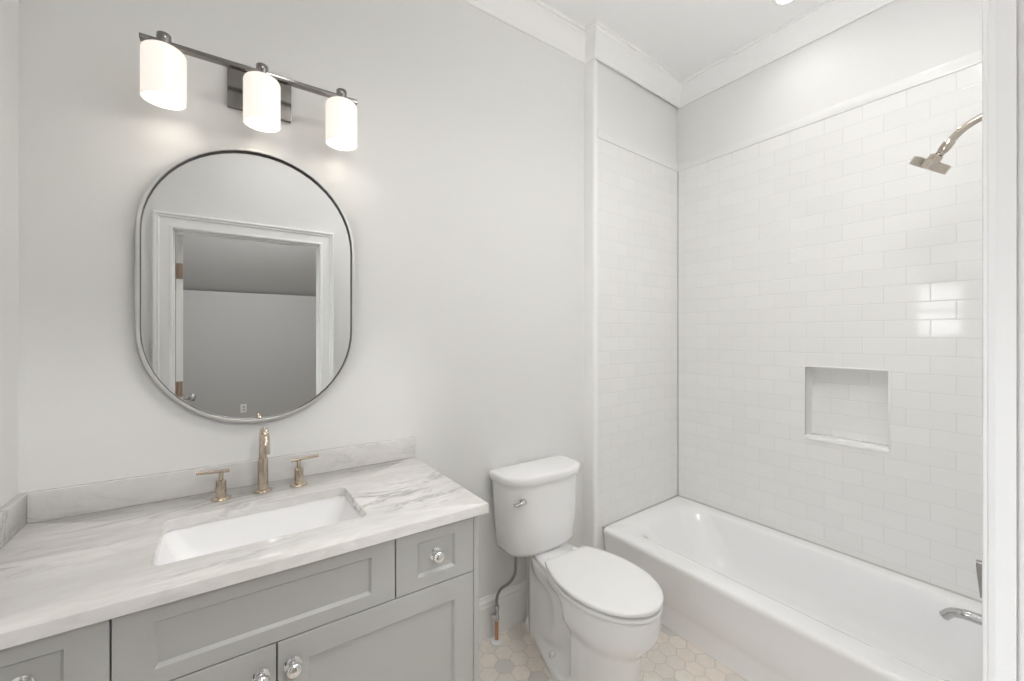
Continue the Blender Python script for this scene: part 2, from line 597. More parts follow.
loft(bm, [[hp(-0.008, -0.010, z), hp(-0.003, -0.002, z), hp(0.006, 0.001, z), hp(TE, 0.001, z), hp(TE, -0.02, z), (2.12, 0.0, z), (2.108, 0.0, z)] for z in (0.0, CEIL)])
obj('corner_board', bm, M_TRIM, o, smooth=50)['label'] = 'white painted corner board'

# grey caulk lines
bm = NB()
tube(bm, [(XW - 0.002, HY - 0.003, 0.36), (XW - 0.002, HY - 0.003, RAILZ0)], 0.004, 8)
tube(bm, [hp(0.08, 0.003, 0.3575), hp(0.995, 0.003, 0.3575)], 0.004, 8)
tube(bm, [(XW - 0.003, HY - 0.003, 0.3575), (XW - 0.003, YWET, 0.3575)], 0.004, 8)
struct('trim_1', bm, M_CAULK, label='grey caulk joints in the tiled tub corner', cat='caulk')

# ---- wet wall (tiled) and door wall
bm = NB()
grid_wall(bm, [(2.13, YWET, 0), (XW, YWET, 0), (XW, YWET, RAILZ0), (2.13, YWET, RAILZ0)])
o = struct('wall_wet', bm, M_TILE_SHORT, smooth=0, label='tiled wall carrying the shower fittings', cat='wall')
bm = NB()
box(bm, 2.12, XW + 0.15, YD - 0.12, YWET - 0.003, 0, CEIL)
obj('upper_wall', bm, M_WALL, o)

bm = NB()
box(bm, -0.12, DL - 0.018, YB, YD, 0, CEIL)
box(bm, DR + 0.018, 2.12, YB, YD, 0, CEIL)
box(bm, DL - 0.018, DR + 0.018, YB, YD, DTOP + 0.018, CEIL)
struct('wall_front', bm, M_WALL, label='pale grey painted wall around the doorway', cat='wall')

# ---- door 1: jambs, casing, leaf opened into the bedroom
bm = NB()
box(bm, DL - 0.018, DL - 0.005, YB, YD, 0, DTOP)
box(bm, DR + 0.005, DR + 0.018, YB, YD, 0, DTOP)
box(bm, DL - 0.018, DR + 0.018, YB, YD, DTOP + 0.005, DTOP + 0.018)
box(bm, DL - 0.005, DL + 0.004, YB + 0.04, YB + 0.075, 0, DTOP, 0.002)
box(bm, DR - 0.004, DR + 0.005, YB + 0.04, YB + 0.075, 0, DTOP, 0.002)
box(bm, DL, DR, YB + 0.04, YB + 0.075, DTOP - 0.005, DTOP + 0.005, 0.002)
door = struct('door_1', bm, M_TRIM, label='white doorway with moulded casing, seen in the mirror', cat='door')
def casing(yface, sg, parent):
    """moulded casing on a wall face; sg=+1 raises it toward +y"""
    prof = [(0.0, 0.0), (0.0, 0.012), (0.003, 0.0165), (0.008, 0.018), (0.014, 0.0165), (0.018, 0.0135), (0.058, 0.0165), (0.062, 0.0155), (0.065, 0.022), (0.070, 0.024), (0.074, 0.021), (0.077, 0.021), (0.080, 0.029), (0.088, 0.031), (0.0935, 0.028), (0.0935, 0.0)]
    b = NB()
    loops = []
    for (cx, cz, dx, dz) in ((DL, 0.0, -1, 0), (DL, DTOP, -1, 1), (DR, DTOP, 1, 1), (DR, 0.0, 1, 0)):
        loops.append([(cx + dx * u, yface + sg * h, cz + dz * u) for u, h in prof])
    loft(b, loops)
    obj('casing', b, M_TRIM, parent, smooth=25)
casing(YD, 1, door)
casing(YB, -1, door)
# leaf
LX = DL + 0.006
bm = NB()
Y0, Y1 = YB - 0.006 - 0.79, YB - 0.006
def panel_face(b, x, sgn, y0, y1, z0, z1):
    rec = 0.010
    loops = []
    for ins, dp in ((0.0, 0.0), (0.016, -rec), (0.028, -rec), (0.055, -0.003)):
        loops.append([(x + sgn * dp, y0 + ins, z0 + ins), (x + sgn * dp, y1 - ins, z0 + ins), (x + sgn * dp, y1 - ins, z1 - ins), (x + sgn * dp, y0 + ins, z1 - ins)])
    loft(b, loops, cap0=False)
TH = 0.035
st = 0.11
panels = [(Y0 + st, Y1 - st, 0.22, 0.90), (Y0 + st, Y1 - st, 1.05, DTOP - 0.13)]
for xx, sgn in ((LX + TH, 1), (LX, -1)):
    panel_face(bm, xx, sgn, *panels[0])
    panel_face(bm, xx, sgn, *panels[1])
    for (y0, y1, z0, z1) in ((Y0, Y0 + st, 0.012, DTOP - 0.004), (Y1 - st, Y1, 0.012, DTOP - 0.004), (Y0 + st, Y1 - st, 0.012, 0.22), (Y0 + st, Y1 - st, 0.90, 1.05), (Y0 + st, Y1 - st, DTOP - 0.13, DTOP - 0.004)):
        grid_wall(bm, [(xx, y0, z0), (xx, y1, z0), (xx, y1, z1), (xx, y0, z1)])
for pts in ([(LX, Y0, 0.012), (LX + TH, Y0, 0.012), (LX + TH, Y0, DTOP - 0.004), (LX, Y0, DTOP - 0.004)],
            [(LX, Y1, 0.012), (LX + TH, Y1, 0.012), (LX + TH, Y1, DTOP - 0.004), (LX, Y1, DTOP - 0.004)],
            [(LX, Y0, 0.012), (LX + TH, Y0, 0.012), (LX + TH, Y1, 0.012), (LX, Y1, 0.012)],
            [(LX, Y0, DTOP - 0.004), (LX + TH, Y0, DTOP - 0.004), (LX + TH, Y1, DTOP - 0.004), (LX, Y1, DTOP - 0.004)]):
    grid_wall(bm, pts)
bmesh.ops.remove_doubles(bm, verts=bm.verts, dist=0.0002)
leaf = obj('door_leaf', bm, M_TRIM, door, smooth=20)
LEAFROT = Matrix.Translation((LX, Y1, 0)) @ Matrix.Rotation(R(-3.6), 4, 'Z') @ Matrix.Translation((-LX, -Y1, 0))
leaf.data.transform(LEAFROT)
for hz in (1.835, 1.075, 0.28):
    bm = NB()
    box(bm, LX - 0.004, LX + 0.034, Y1 - 0.0005, Y1 + 0.003, hz - 0.05, hz + 0.05, 0.001)
    box(bm, DL - 0.0055, DL - 0.003, Y1 + 0.004, Y1 + 0.040, hz - 0.05, hz + 0.05, 0.001)
    tube(bm, [(LX - 0.004, Y1 + 0.004, hz - 0.052), (LX - 0.004, Y1 + 0.004, hz + 0.052)], 0.006, 12)
    for dz in (-0.03, 0, 0.03):
        lathe(bm, [(0.004, 0), (0.003, 0.0012)], (LX + 0.018, Y1 + 0.003, hz + dz), (0, 1, 0), 10)
    obj('hinge', bm, M_HINGE, door)['label'] = 'bronze door hinge'
bm = NB()
ky, kz = Y0 + 0.07, 0.93
lathe(bm, [(0.030, 0), (0.030, 0.006), (0.012, 0.010), (0.012, 0.034), (0.026, 0.042), (0.033, 0.056), (0.030, 0.070), (0.012, 0.078)], (LX + TH, ky, kz), (1, 0, 0))
lathe(bm, [(0.030, 0), (0.030, 0.006), (0.012, 0.010), (0.012, 0.034), (0.026, 0.042), (0.033, 0.056), (0.030, 0.070), (0.012, 0.078)], (LX, ky, kz), (-1, 0, 0))
bmesh.ops.transform(bm, matrix=LEAFROT, verts=bm.verts)
obj('door_knob', bm, M_CHROME, door)['label'] = 'round metal door knob'

# ---- bedroom behind the doorway (seen in the mirror)
BX0, BX1, BY = -2.2, 3.6, -5.3
bm = NB(); box(bm, BX0, BX1, BY - 0.1, YB, -0.08, -0.001)
struct('floor_bedroom', bm, M_WOOD, label='wood floor of the adjoining room', cat='floor')
bm = NB(); box(bm, BX0, BX1, BY - 0.1, BY, 0, 2.02)
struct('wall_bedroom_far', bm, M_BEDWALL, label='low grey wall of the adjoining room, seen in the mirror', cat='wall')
bm = NB()
loft(bm, [[(x, BY - 0.1, 2.02), (x, -3.6, 3.05), (x, YB, 3.05), (x, YB, 3.12), (x, -3.6, 3.15), (x, BY - 0.1, 2.12)] for x in (BX0, BX1)])
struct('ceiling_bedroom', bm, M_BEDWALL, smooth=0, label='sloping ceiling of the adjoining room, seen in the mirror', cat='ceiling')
bm = NB()
box(bm, BX1, BX1 + 0.1, BY, YB, 0, 3.05)
box(bm, XW + 0.15, BX1 + 0.1, YB, YB + 0.1, 0, CEIL)
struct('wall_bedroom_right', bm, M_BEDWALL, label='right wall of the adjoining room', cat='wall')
bm = NB()
BWY0, BWY1, BWZ0, BWZ1 = -4.2, -2.6, 0.75, 2.05
box(bm, BX0 - 0.12, BX0, BY, YB, 0, BWZ0)
box(bm, BX0 - 0.12, BX0, BY, YB, BWZ1, 3.05)
box(bm, BX0 - 0.12, BX0, BY, BWY0, BWZ0, BWZ1)
box(bm, BX0 - 0.12, BX0, BWY1, YB, BWZ0, BWZ1)
box(bm, BX0 - 0.12, -0.12, YB, YB + 0.1, 0, CEIL)
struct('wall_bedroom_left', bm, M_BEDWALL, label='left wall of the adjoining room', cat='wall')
window('fill_window_bedroom', BX0, BWY0, BWY1, BWZ0, BWZ1, 1, 'added white framed window in the adjoining room, out of view')  # added unseen window, brings daylight into the adjoining room
bm = NB()
box(bm, BX0, BX1, BY, BY + 0.016, 0, 0.14, 0.004)
struct('baseboard_bedroom', bm, M_TRIM, label='white baseboard in the adjoining room', cat='baseboard')
# wall outlet seen in the mirror
bm = NB()
ox, oz = 0.685, 0.40
box(bm, ox - 0.036, ox + 0.036, BY, BY + 0.006, oz - 0.058, oz + 0.058, 0.002)
ou = obj('wall_outlet', bm, M_PLASTIC, loc=(ox, BY, oz))
tag(ou, 'small white outlet plate low on the grey wall, seen in the mirror', 'outlet')
for dz in (-0.02, 0.02):
    bm = NB(); box(bm, ox - 0.017, ox + 0.017, BY + 0.006, BY + 0.009, oz + dz - 0.014, oz + dz + 0.014, 0.004)
    obj('socket', bm, M_CAULK, ou)

# ---- crown moulding
crown = [(0.0, 0.0), (0.010, 0.0), (0.014, 0.010), (0.020, 0.016), (0.028, 0.040), (0.046, 0.068), (0.066, 0.088), (0.074, 0.092), (0.078, 0.100), (0.090, 0.100), (0.090, 0.115), (0.0, 0.115)]
def crown_run(b, pts, inward):
    """pts in plan; inward: +1/-1 side of travel on which the room lies; mitred corners"""
    P = [Vector((x, y, 0)) for x, y in pts]
    nrm = []
    for a, c in zip(P, P[1:]):
        d = (c - a).normalized()
        nrm.append(Vector((d.y, -d.x, 0)) * inward)
    path = []
    for i, p in enumerate(P):
        if i == 0:
            o = nrm[0]
        elif i == len(P) - 1:
            o = nrm[-1]
        else:
            s_ = nrm[i - 1] + nrm[i]
            o = s_ / (s_.dot(nrm[i]))
        path.append((p + Vector((0, 0, CEIL - 0.115)), o))
    sweep_profile(b, crown, path)
bm = NB()
jc = hp(0, 0.002, 0)
crown_run(bm, [(0.0, YD), (0.0, 0.0), (2.113, 0.0), (jc.x - 0.002, jc.y), (XW + 0.010, HY - 0.001), (XW + 0.010, YWET), (2.12, YWET), (2.12, YD), (0.0, YD)], 1)
struct('trim_2', bm, M_TRIM, smooth=25, label='white crown moulding along the ceiling', cat='crown moulding')

# ---- baseboard between vanity and tub
bm = NB()
prof = [(0.0, 0.0), (0.017, 0.0), (0.017, 0.150), (0.014, 0.156), (0.012, 0.162), (0.013, 0.168), (0.010, 0.176), (0.006, 0.182), (0.005, 0.192), (0.0, 0.194)]
sweep_profile(bm, prof, [(Vector((1.096, 0, 0)), Vector((0, -1, 0))), (Vector((2.108, 0, 0)), Vector((0, -1, 0)))])
struct('baseboard_back', bm, M_TRIM, smooth=25, label='white moulded baseboard beside the toilet', cat='baseboard')
bm = NB()
sweep_profile(bm, prof, [(Vector((DR + 0.095, YD, 0)), Vector((0, 1, 0))), (Vector((2.12, YD, 0)), Vector((0, 1, 0)))])
struct('baseboard_front', bm, M_TRIM, smooth=25, label='white moulded baseboard along the door wall', cat='baseboard')

# ---- recessed ceiling lamp over the tub, and added fill lamps
def downlight(x, y, power, label, z=CEIL, size=0.045):
    t = thing('recessed_light', label, 'ceiling light', (x, y, z), 'recessed ceiling lights')
    b = NB()
    lathe(b, [(0.040, -0.001), (0.043, -0.004), (0.058, -0.005), (0.062, -0.002), (0.062, 0.0)], (x, y, z), seg=36, cap0=False, cap1=False)
    obj('trim_ring', b, M_PLASTIC, t)
    b = NB()
    lathe(b, [(0.0405, -0.0015), (0.0405, -0.0005)], (x, y, z), seg=36)
    obj('lens', b, M_LENS, t)
    l = bpy.data.lights.new('recessed_lamp', 'SPOT')
    l.energy = power
    l.color = (1.0, 0.98, 0.95)
    l.spot_size = R(150)
    l.spot_blend = 0.9
    l.shadow_soft_size = size
    lo = bpy.data.objects.new('recessed_lamp', l)
    lo.location = (x, y, z - 0.02)
    COL.objects.link(lo)
    return t
downlight(2.685, -0.785, P_TUB, 'lit recessed ceiling light above the bathtub')
def fill_globe(x, y, drop, power, label):
    zc_ = CEIL - drop
    t = thing('fill_ceiling_globe', label, 'ceiling light', (x, y, CEIL))
    b = NB()
    lathe(b, [(0.075, CEIL), (0.075, CEIL - 0.012), (0.060, CEIL - 0.022), (0.010, CEIL - 0.024), (0.010, zc_ + 0.14), (0.045, zc_ + 0.135), (0.045, zc_ + 0.122)], (x, y, 0), seg=28)
    obj('stem', b, M_FRAME, t)
    b = NB()
    rg = 0.14
    lathe(b, [(rg * math.sin(math.pi * i / 20), zc_ - rg * math.cos(math.pi * i / 20)) for i in range(0, 18)], (x, y, 0), seg=32, cap0=False)
    m = mat('lit_fill_globe', (0.95, 0.95, 0.94), 0.3, emit=(1.0, 0.99, 0.985), es=power / (4 * math.pi * rg * rg) / math.pi, bump=(30, 0.01))
    obj('globe', b, m, t)['label'] = 'lit white opal globe, added as fill'
    return t
downlight(0.75, -1.12, 0.78 * P_FILL_DOWN, 'added recessed fill light in front of the vanity, out of view', size=0.09)  # this and the next two downlights are added fill, out of view
downlight(1.75, -1.30, P_FILL_DOWN, 'added recessed fill light in front of the toilet, out of view', size=0.09)
downlight(2.45, -1.25, 0.10 * P_FILL_DOWN, 'added recessed fill light near the shower fittings, out of view')
fill_globe(1.80, -1.41, 0.54, P_FILL_ROOM, 'added round fill light hanging in front of the door wall, out of view')  # added globe, placed out of view to brighten walls and ceiling
fill_globe(0.9, -3.2, 0.40, P_FILL_BED, 'added round fill light hanging in the adjoining room, unseen')  # added unseen globe, brightens the adjoining room and the doorway

# ================================================================== VANITY
FY = -0.585
CX0, CX1 = 0.020, 1.095
vc = thing('vanity_cabinet', 'light grey shaker vanity cabinet under the marble countertop', 'cabinet', (0.5575, -0.29, 0.0))
bm = NB()
box(bm, CX0 + 0.019, CX1 - 0.019, FY + 0.024, -0.02, 0.085, 0.103)
box(bm, CX0 + 0.019, CX1 - 0.019, -0.03, -0.018, 0.103, 0.70)
box(bm, CX0 + 0.019, CX1 - 0.019, FY + 0.09, FY + 0.11, 0.0, 0.085)
box(bm, CX0 + 0.019, CX1 - 0.019, FY + 0.023, FY + 0.037, 0.69, 0.73)
box(bm, CX0 + 0.019, CX1 - 0.019, FY + 0.023, FY + 0.037, 0.85, 0.881)
for xx in (0.277, 0.837):
    box(bm, xx - 0.02, xx + 0.02, FY + 0.023, FY + 0.037, 0.69, 0.881)
box(bm, 0.54, 0.576, FY + 0.023, FY + 0.037, 0.103, 0.69)
obj('carcass', bm, M_CABIN, vc)
for x0, x1 in ((CX0, CX0 + 0.018), (CX1 - 0.018, CX1)):
    bm = NB()
    box(bm, x0, x1, FY, -0.018, 0.0, 0.882, 0.0012)
    obj('side_panel', bm, M_CAB, vc)
bm = NB(); box(bm, 0.0005, CX0, FY, FY + 0.02, 0.0, 0.882, 0.001)
obj('filler_strip', bm, M_CAB, vc)

def shaker(name, x0, x1, z0, z1, sx, sz, parent):
    b = NB()
    th = 0.021
    def rc(ins_x, ins_z, y):
        return [(x0 + ins_x, y, z0 + ins_z), (x1 - ins_x, y, z0 + ins_z), (x1 - ins_x, y, z1 - ins_z), (x0 + ins_x, y, z1 - ins_z)]
    e = 0.0012
    loft(b, [rc(0, 0, FY + th), rc(0, 0, FY + e), rc(e, e, FY), rc(sx, sz, FY), rc(sx + 0.0035, sz + 0.0035, FY + 0.0045), rc(sx + 0.006, sz + 0.006, FY + 0.0085)])
    return obj(name, b, M_CAB, parent, smooth=20)

def knob(x, z, y, parent):
    b = NB()
    lathe(b, [(0.0185, 0.0), (0.0185, 0.002), (0.0145, 0.0045), (0.0085, 0.006), (0.0075, 0.012), (0.0095, 0.0155), (0.0150, 0.0175), (0.0172, 0.0215), (0.0172, 0.0250), (0.0155, 0.0290), (0.0115, 0.0318), (0.0060, 0.0330), (0.0005, 0.0333)], (x, y, z), (0, -1, 0), 32)
    k = obj('knob', b, M_POLISH, parent, smooth=50)
    k['label'] = 'round polished metal knob'

g = 0.0015
ZT, ZM, ZB = 0.877, 0.7115, 0.105
d = shaker('drawer', CX0 + 0.018 + g, 0.277 - g, ZM + g, ZT, 0.061, 0.034, vc); knob(0.158, 0.795, FY + 0.0085, d)
shaker('false_front', 0.277 + g, 0.837 - g, ZM + g, ZT, 0.062, 0.034, vc)
d = shaker('drawer', 0.837 + g, CX1 - 0.018 - g, ZM + g, ZT, 0.061, 0.034, vc); knob(0.957, 0.795, FY + 0.0085, d)
d = shaker('door', CX0 + 0.018 + g, 0.558 - g, ZB, ZM - g, 0.062, 0.061, vc); knob(0.5255, 0.647, FY, d)
d = shaker('door', 0.558 + g, CX1 - 0.018 - g, ZB, ZM - g, 0.062, 0.061, vc); knob(0.5905, 0.647, FY, d)

# countertop
HX0, HX1, HY0, HY1 = 0.325, 0.790, -0.4855, -0.206
bm = NB()
def cr(ins, z):
    return rrect(0.001 + ins, VX - ins, -VD + ins, -0.001 - ins, 0.006, z)
def hr(ins, z, r=0.022):
    return rrect(HX0 - ins, HX1 + ins, HY0 - ins, HY1 + ins, r, z)
zb = CT - 0.030
loft(bm, [hr(0, zb), hr(0, CT - 0.002), hr(0.002, CT), cr(0.003, CT), cr(0.0008, CT - 0.0015), cr(0, CT - 0.004), cr(0, zb + 0.002), cr(0.002, zb), hr(0, zb)], cap0=False, cap1=False)
bmesh.ops.remove_doubles(bm, verts=bm.verts, dist=1e-5)
ct = obj('countertop', bm, M_MARBLE, loc=(0.559, -0.30, zb))
tag(ct, 'white marble vanity countertop with grey veins and a sink cutout', 'countertop')
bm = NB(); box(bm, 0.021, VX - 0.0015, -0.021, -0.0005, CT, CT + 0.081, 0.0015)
obj('backsplash', bm, M_MARBLE_SPLASH, ct)['label'] = 'low greyer marble strip with veins along the wall'
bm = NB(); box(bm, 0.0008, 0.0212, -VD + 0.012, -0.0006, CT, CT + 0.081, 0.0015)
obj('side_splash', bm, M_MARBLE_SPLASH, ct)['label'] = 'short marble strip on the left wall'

# sink
bm = NB()
def sk(ins, z, r):
    return rrect(HX0 - 0.004 + ins, HX1 + 0.004 - ins, HY0 - 0.004 + ins, HY1 + 0.004 - ins, r, z, 8)
def sk2(ix, iy, z, r):
    return rrect(HX0 - 0.004 + ix, HX1 + 0.004 - ix, HY0 - 0.004 + iy, HY1 + 0.004 - iy, r, z, 8)
zs = zb - 0.0005
loft(bm, [sk2(-0.022, -0.022, zs - 0.012, 0.045), sk2(-0.022, -0.022, zs, 0.045), sk2(0, 0, zs, 0.026), sk2(0.004, 0.002, zs - 0.006, 0.03), sk2(0.022, 0.006, zs - 0.055, 0.045), sk2(0.040, 0.010, zs - 0.085, 0.055), sk2(0.062, 0.018, zs - 0.108, 0.06), sk2(0.095, 0.035, zs - 0.122, 0.07), sk2(0.15, 0.08, zs - 0.128, 0.05), sk2(0.205, 0.115, zs - 0.130, 0.02)], cap0=False)
loft(bm, [sk2(-0.022, -0.022, zs - 0.012, 0.045), sk2(0.0, -0.006, zs - 0.075, 0.05), sk2(0.05, 0.012, zs - 0.14, 0.06), sk2(0.12, 0.06, zs - 0.15, 0.06)], cap0=False)
sink = obj('sink', bm, M_PORC, loc=(0.5575, -0.345, zs - 0.15), smooth=50)
tag(sink, 'white rectangular undermount sink set into the marble countertop', 'sink')
bm = NB()
lathe(bm, [(0.030, 0.0), (0.030, 0.002), (0.026, 0.004), (0.020, 0.004), (0.016, 0.001)], (0.5575, -0.345, zs - 0.1315))
obj('drain', bm, M_BRASS, sink)

# faucet
fx, fy = 0.562, -0.103
fa = thing('faucet', 'tall gooseneck nickel faucet with two lever handles behind the sink', 'faucet', (fx, fy, CT))
bm = NB()
lathe(bm, [(0.026, 0.0), (0.026, 0.003), (0.022, 0.006), (0.0155, 0.008), (0.0155, 0.105), (0.0150, 0.108), (0.0115, 0.109)], (fx, fy, CT))
sp_body = obj('spout_base', bm, M_BRASS, fa)
bm = NB()
RA = 0.050
pts = [(fx, fy, CT + 0.105), (fx, fy, CT + 0.155)]
for k in range(1, 13):
    a = math.pi * k / 12 * 0.985
    pts.append((fx, fy - RA + RA * math.cos(a), CT + 0.155 + RA * math.sin(a)))
pts.append((fx, fy - 2 * RA - 0.001, CT + 0.143))
rr = [0.0115] * 2 + [0.0115 + 0.0012 * k / 12 for k in range(1, 13)] + [0.0132]
tube(bm, pts, rr, 20)
obj('spout', bm, M_BRASS, fa)
for hx, s in ((0.450, -1), (0.667, 1)):
    bm = NB()
    lathe(bm, [(0.0265, 0.0), (0.0265, 0.003), (0.0225, 0.006), (0.0140, 0.008), (0.0140, 0.055), (0.0130, 0.058), (0.0065, 0.059), (0.0065, 0.084)], (hx, fy - 0.003, CT))
    hd_ = obj('handle', bm, M_BRASS, fa)
    bm = NB()
    zl = CT + 0.0855
    tube(bm, [(hx - s * 0.022, fy - 0.003 - s * 0.0, zl - 0.001), (hx + s * 0.062, fy - 0.003 + 0.006, zl + 0.002)], 0.0052, 14)
    obj('lever', bm, M_BRASS, hd_)

# ================================================================== MIRROR
mx0, mx1, mz0, mz1 = 0.241, 0.869, 1.126, 2.051
def pill(ins, y, n=28):
    r = (mx1 - mx0) / 2 - ins
    cx = (mx0 + mx1) / 2
    out = []
    for cz, a0 in ((mz1 - (mx1 - mx0) / 2, 0), (mz0 + (mx1 - mx0) / 2, 180)):
        for k in range(n + 1):
            a = R(a0 + 180 * k / n)
            out.append((cx + r * math.cos(a), y, cz + r * math.sin(a)))
    return out
mir = thing('wall_mirror', 'pill-shaped wall mirror with a thin brushed metal frame above the faucet', 'mirror', ((mx0 + mx1) / 2, -0.0005, mz0))
bm = NB()
loft(bm, [pill(0, -0.001), pill(0, -0.0295), pill(0.001, -0.0305), pill(0.0075, -0.0305), pill(0.0085, -0.0295), pill(0.0085, -0.024)], cap0=False, cap1=False)
obj('frame', bm, M_FRAME, mir)
bm = NB()
loft(bm, [pill(0.0086, -0.0245), pill(0.0086, -0.0115)], cap0=False, cap1=False)
obj('inner_lip', bm, M_LIP, mir)['label'] = 'dark inner edge of the frame'
bm = NB()
loft(bm, [pill(0.004, -0.001), pill(0.004, -0.0120)], cap0=True, cap1=True)
obj('glass', bm, M_MIRROR, mir, smooth=30)

# ================================================================== VANITY LIGHT
vl = thing('vanity_light', 'three-lamp metal bar light with white glass shades above the mirror', 'wall light', (0.5605, -0.001, 2.25))
LY = -0.100
bm = NB()
box(bm, 0.467, 0.655, -0.018, -0.0008, 2.181, 2.317, 0.0015)
obj('backplate', bm, M_BAR, vl)
bm = NB()
box(bm, 0.548, 0.573, -0.098, -0.018, 2.236, 2.262, 0.001)
box(bm, 0.548, 0.573, -0.108, -0.092, 2.236, 2.270, 0.001)
obj('arm', bm, M_BAR, vl)
bm = NB()
box(bm, 0.2585, 0.8595, LY - 0.012, LY + 0.012, 2.2685, 2.2805, 0.0008)
obj('bar', bm, M_BAR, vl)
for sx_ in (0.3125, 0.560, 0.806):
    bm = NB()
    lathe(bm, [(0.010, 2.2535), (0.014, 2.256), (0.014, 2.2685), (0.0175, 2.2805), (0.0175, 2.3005), (0.0165, 2.302)], (sx_, LY, 0), seg=28)
    obj('cap', bm, M_BAR, vl)
    bm = NB()
    ro, ri = 0.0530, 0.0495
    zt, zbm = 2.2575, 2.108
    lathe(bm, [(0.018, zt - 0.004), (0.036, zt - 0.004), (0.045, zt - 0.008), (ri, zt - 0.016), (ri, zbm), (ro, zbm), (ro, zt - 0.014), (0.0495, zt - 0.005), (0.043, zt), (0.018, zt)], (sx_, LY, 0), seg=40, cap0=False, cap1=False)
    sh = obj('lamp_shade', bm, M_SHADE, vl)
    sh['label'] = 'white opal glass cylinder shade, lit'
    bm = NB()
    lathe(bm, [(0.010, 2.262), (0.013, 2.235), (0.022, 2.205), (0.028, 2.180), (0.027, 2.165), (0.018, 2.152), (0.004, 2.148)], (sx_, LY, 0), seg=24)
    obj('bulb', bm, M_BULB, vl)
    l = bpy.data.lights.new('vanity_lamp', 'POINT')
    l.energy = P_SCONCE
    l.color = (1.0, 0.93, 0.85)
    l.shadow_soft_size = 0.03
    lo = bpy.data.objects.new('vanity_lamp', l)
    lo.location = (sx_, LY, 2.140)
    COL.objects.link(lo)

# ================================================================== TOILET
TX = 1.722      # bowl
TK = 1.702      # tank
to = thing('toilet', 'white two-piece toilet with closed lid between vanity and bathtub', 'toilet', (TX, -0.40, 0.0))
def dshape(hw, yb, ys, yf, z, n=22, rb=0.02, p=2.6):
    """D-shaped plan: straight back, straight sides to ys, bowed front to yf"""
    pts = []
    # back left -> along left side forward -> front bow -> right side -> back
    for k in range(4):
        a = R(90 + 90 * k / 3)
        pts.append((TK - hw + rb + rb * math.cos(a), yb - rb + rb * math.sin(a), z))
    for k in range(n + 1):
        a = math.pi * k / n
        c, s_ = math.cos(a), math.sin(a)
        x = -hw * math.copysign(abs(c) ** (2 / p), c)
        y = ys + (yf - ys) * abs(s_) ** (2 / p)
        pts.append((TK + x, y, z))
    for k in range(4):
        a = R(0 + 90 * k / 3)
        pts.append((TK + hw - rb + rb * math.cos(a), yb - rb + rb * math.sin(a), z))
    return pts
ZK0, ZK1, ZL = 0.424, 0.752, 0.793
bm = NB()
loft(bm, [dshape(0.165, -0.035, -0.12, -0.185, ZK0, p=2.4), dshape(0.185, -0.03, -0.115, -0.198, ZK0 + 0.006, p=2.4), dshape(0.196, -0.024, -0.110, -0.206, ZK0 + 0.025, p=2.5), dshape(0.204, -0.022, -0.108, -0.210, ZK0 + 0.12), dshape(0.215, -0.020, -0.106, -0.214, ZK1 - 0.02), dshape(0.216, -0.020, -0.106, -0.215, ZK1 + 0.002)])
obj('tank', bm, M_PORC, to, smooth=50)
bm = NB()
loft(bm, [dshape(0.214, -0.018, -0.106, -0.213, ZK1, p=2.7), dshape(0.226, -0.014, -0.106, -0.224, ZK1 + 0.002, p=2.7), dshape(0.229, -0.013, -0.106, -0.227, ZK1 + 0.008, p=2.7), dshape(0.229, -0.013, -0.106, -0.227, ZL - 0.012, p=2.7), dshape(0.227, -0.014, -0.106, -0.225, ZL - 0.005, p=2.7), dshape(0.222, -0.018, -0.106, -0.219, ZL - 0.001, p=2.7), dshape(0.205, -0.028, -0.108, -0.200, ZL + 0.001, p=2.7)])
obj('tank_lid', bm, M_PORC, to, smooth=50)
# flush lever
bm = NB()
lx, lz = 1.545, 0.688
ly = -0.189
lathe(bm, [(0.013, -0.006), (0.013, 0.006), (0.010, 0.009), (0.006, 0.010), (0.006, 0.020)], (lx, ly, lz), (-0.35, -1, 0), 20)
tube(bm, smooth_path([(lx + 0.004, ly - 0.018, lz + 0.001), (lx - 0.015, ly - 0.022, lz - 0.001), (lx - 0.036, ly - 0.018, lz - 0.005), (lx - 0.052, ly - 0.008, lz - 0.008)]), [0.0105 - 0.004 * i / 24 for i in range(25)], 12)
obj('flush_lever', bm, M_CHROME, to)['label'] = 'chrome flush lever'

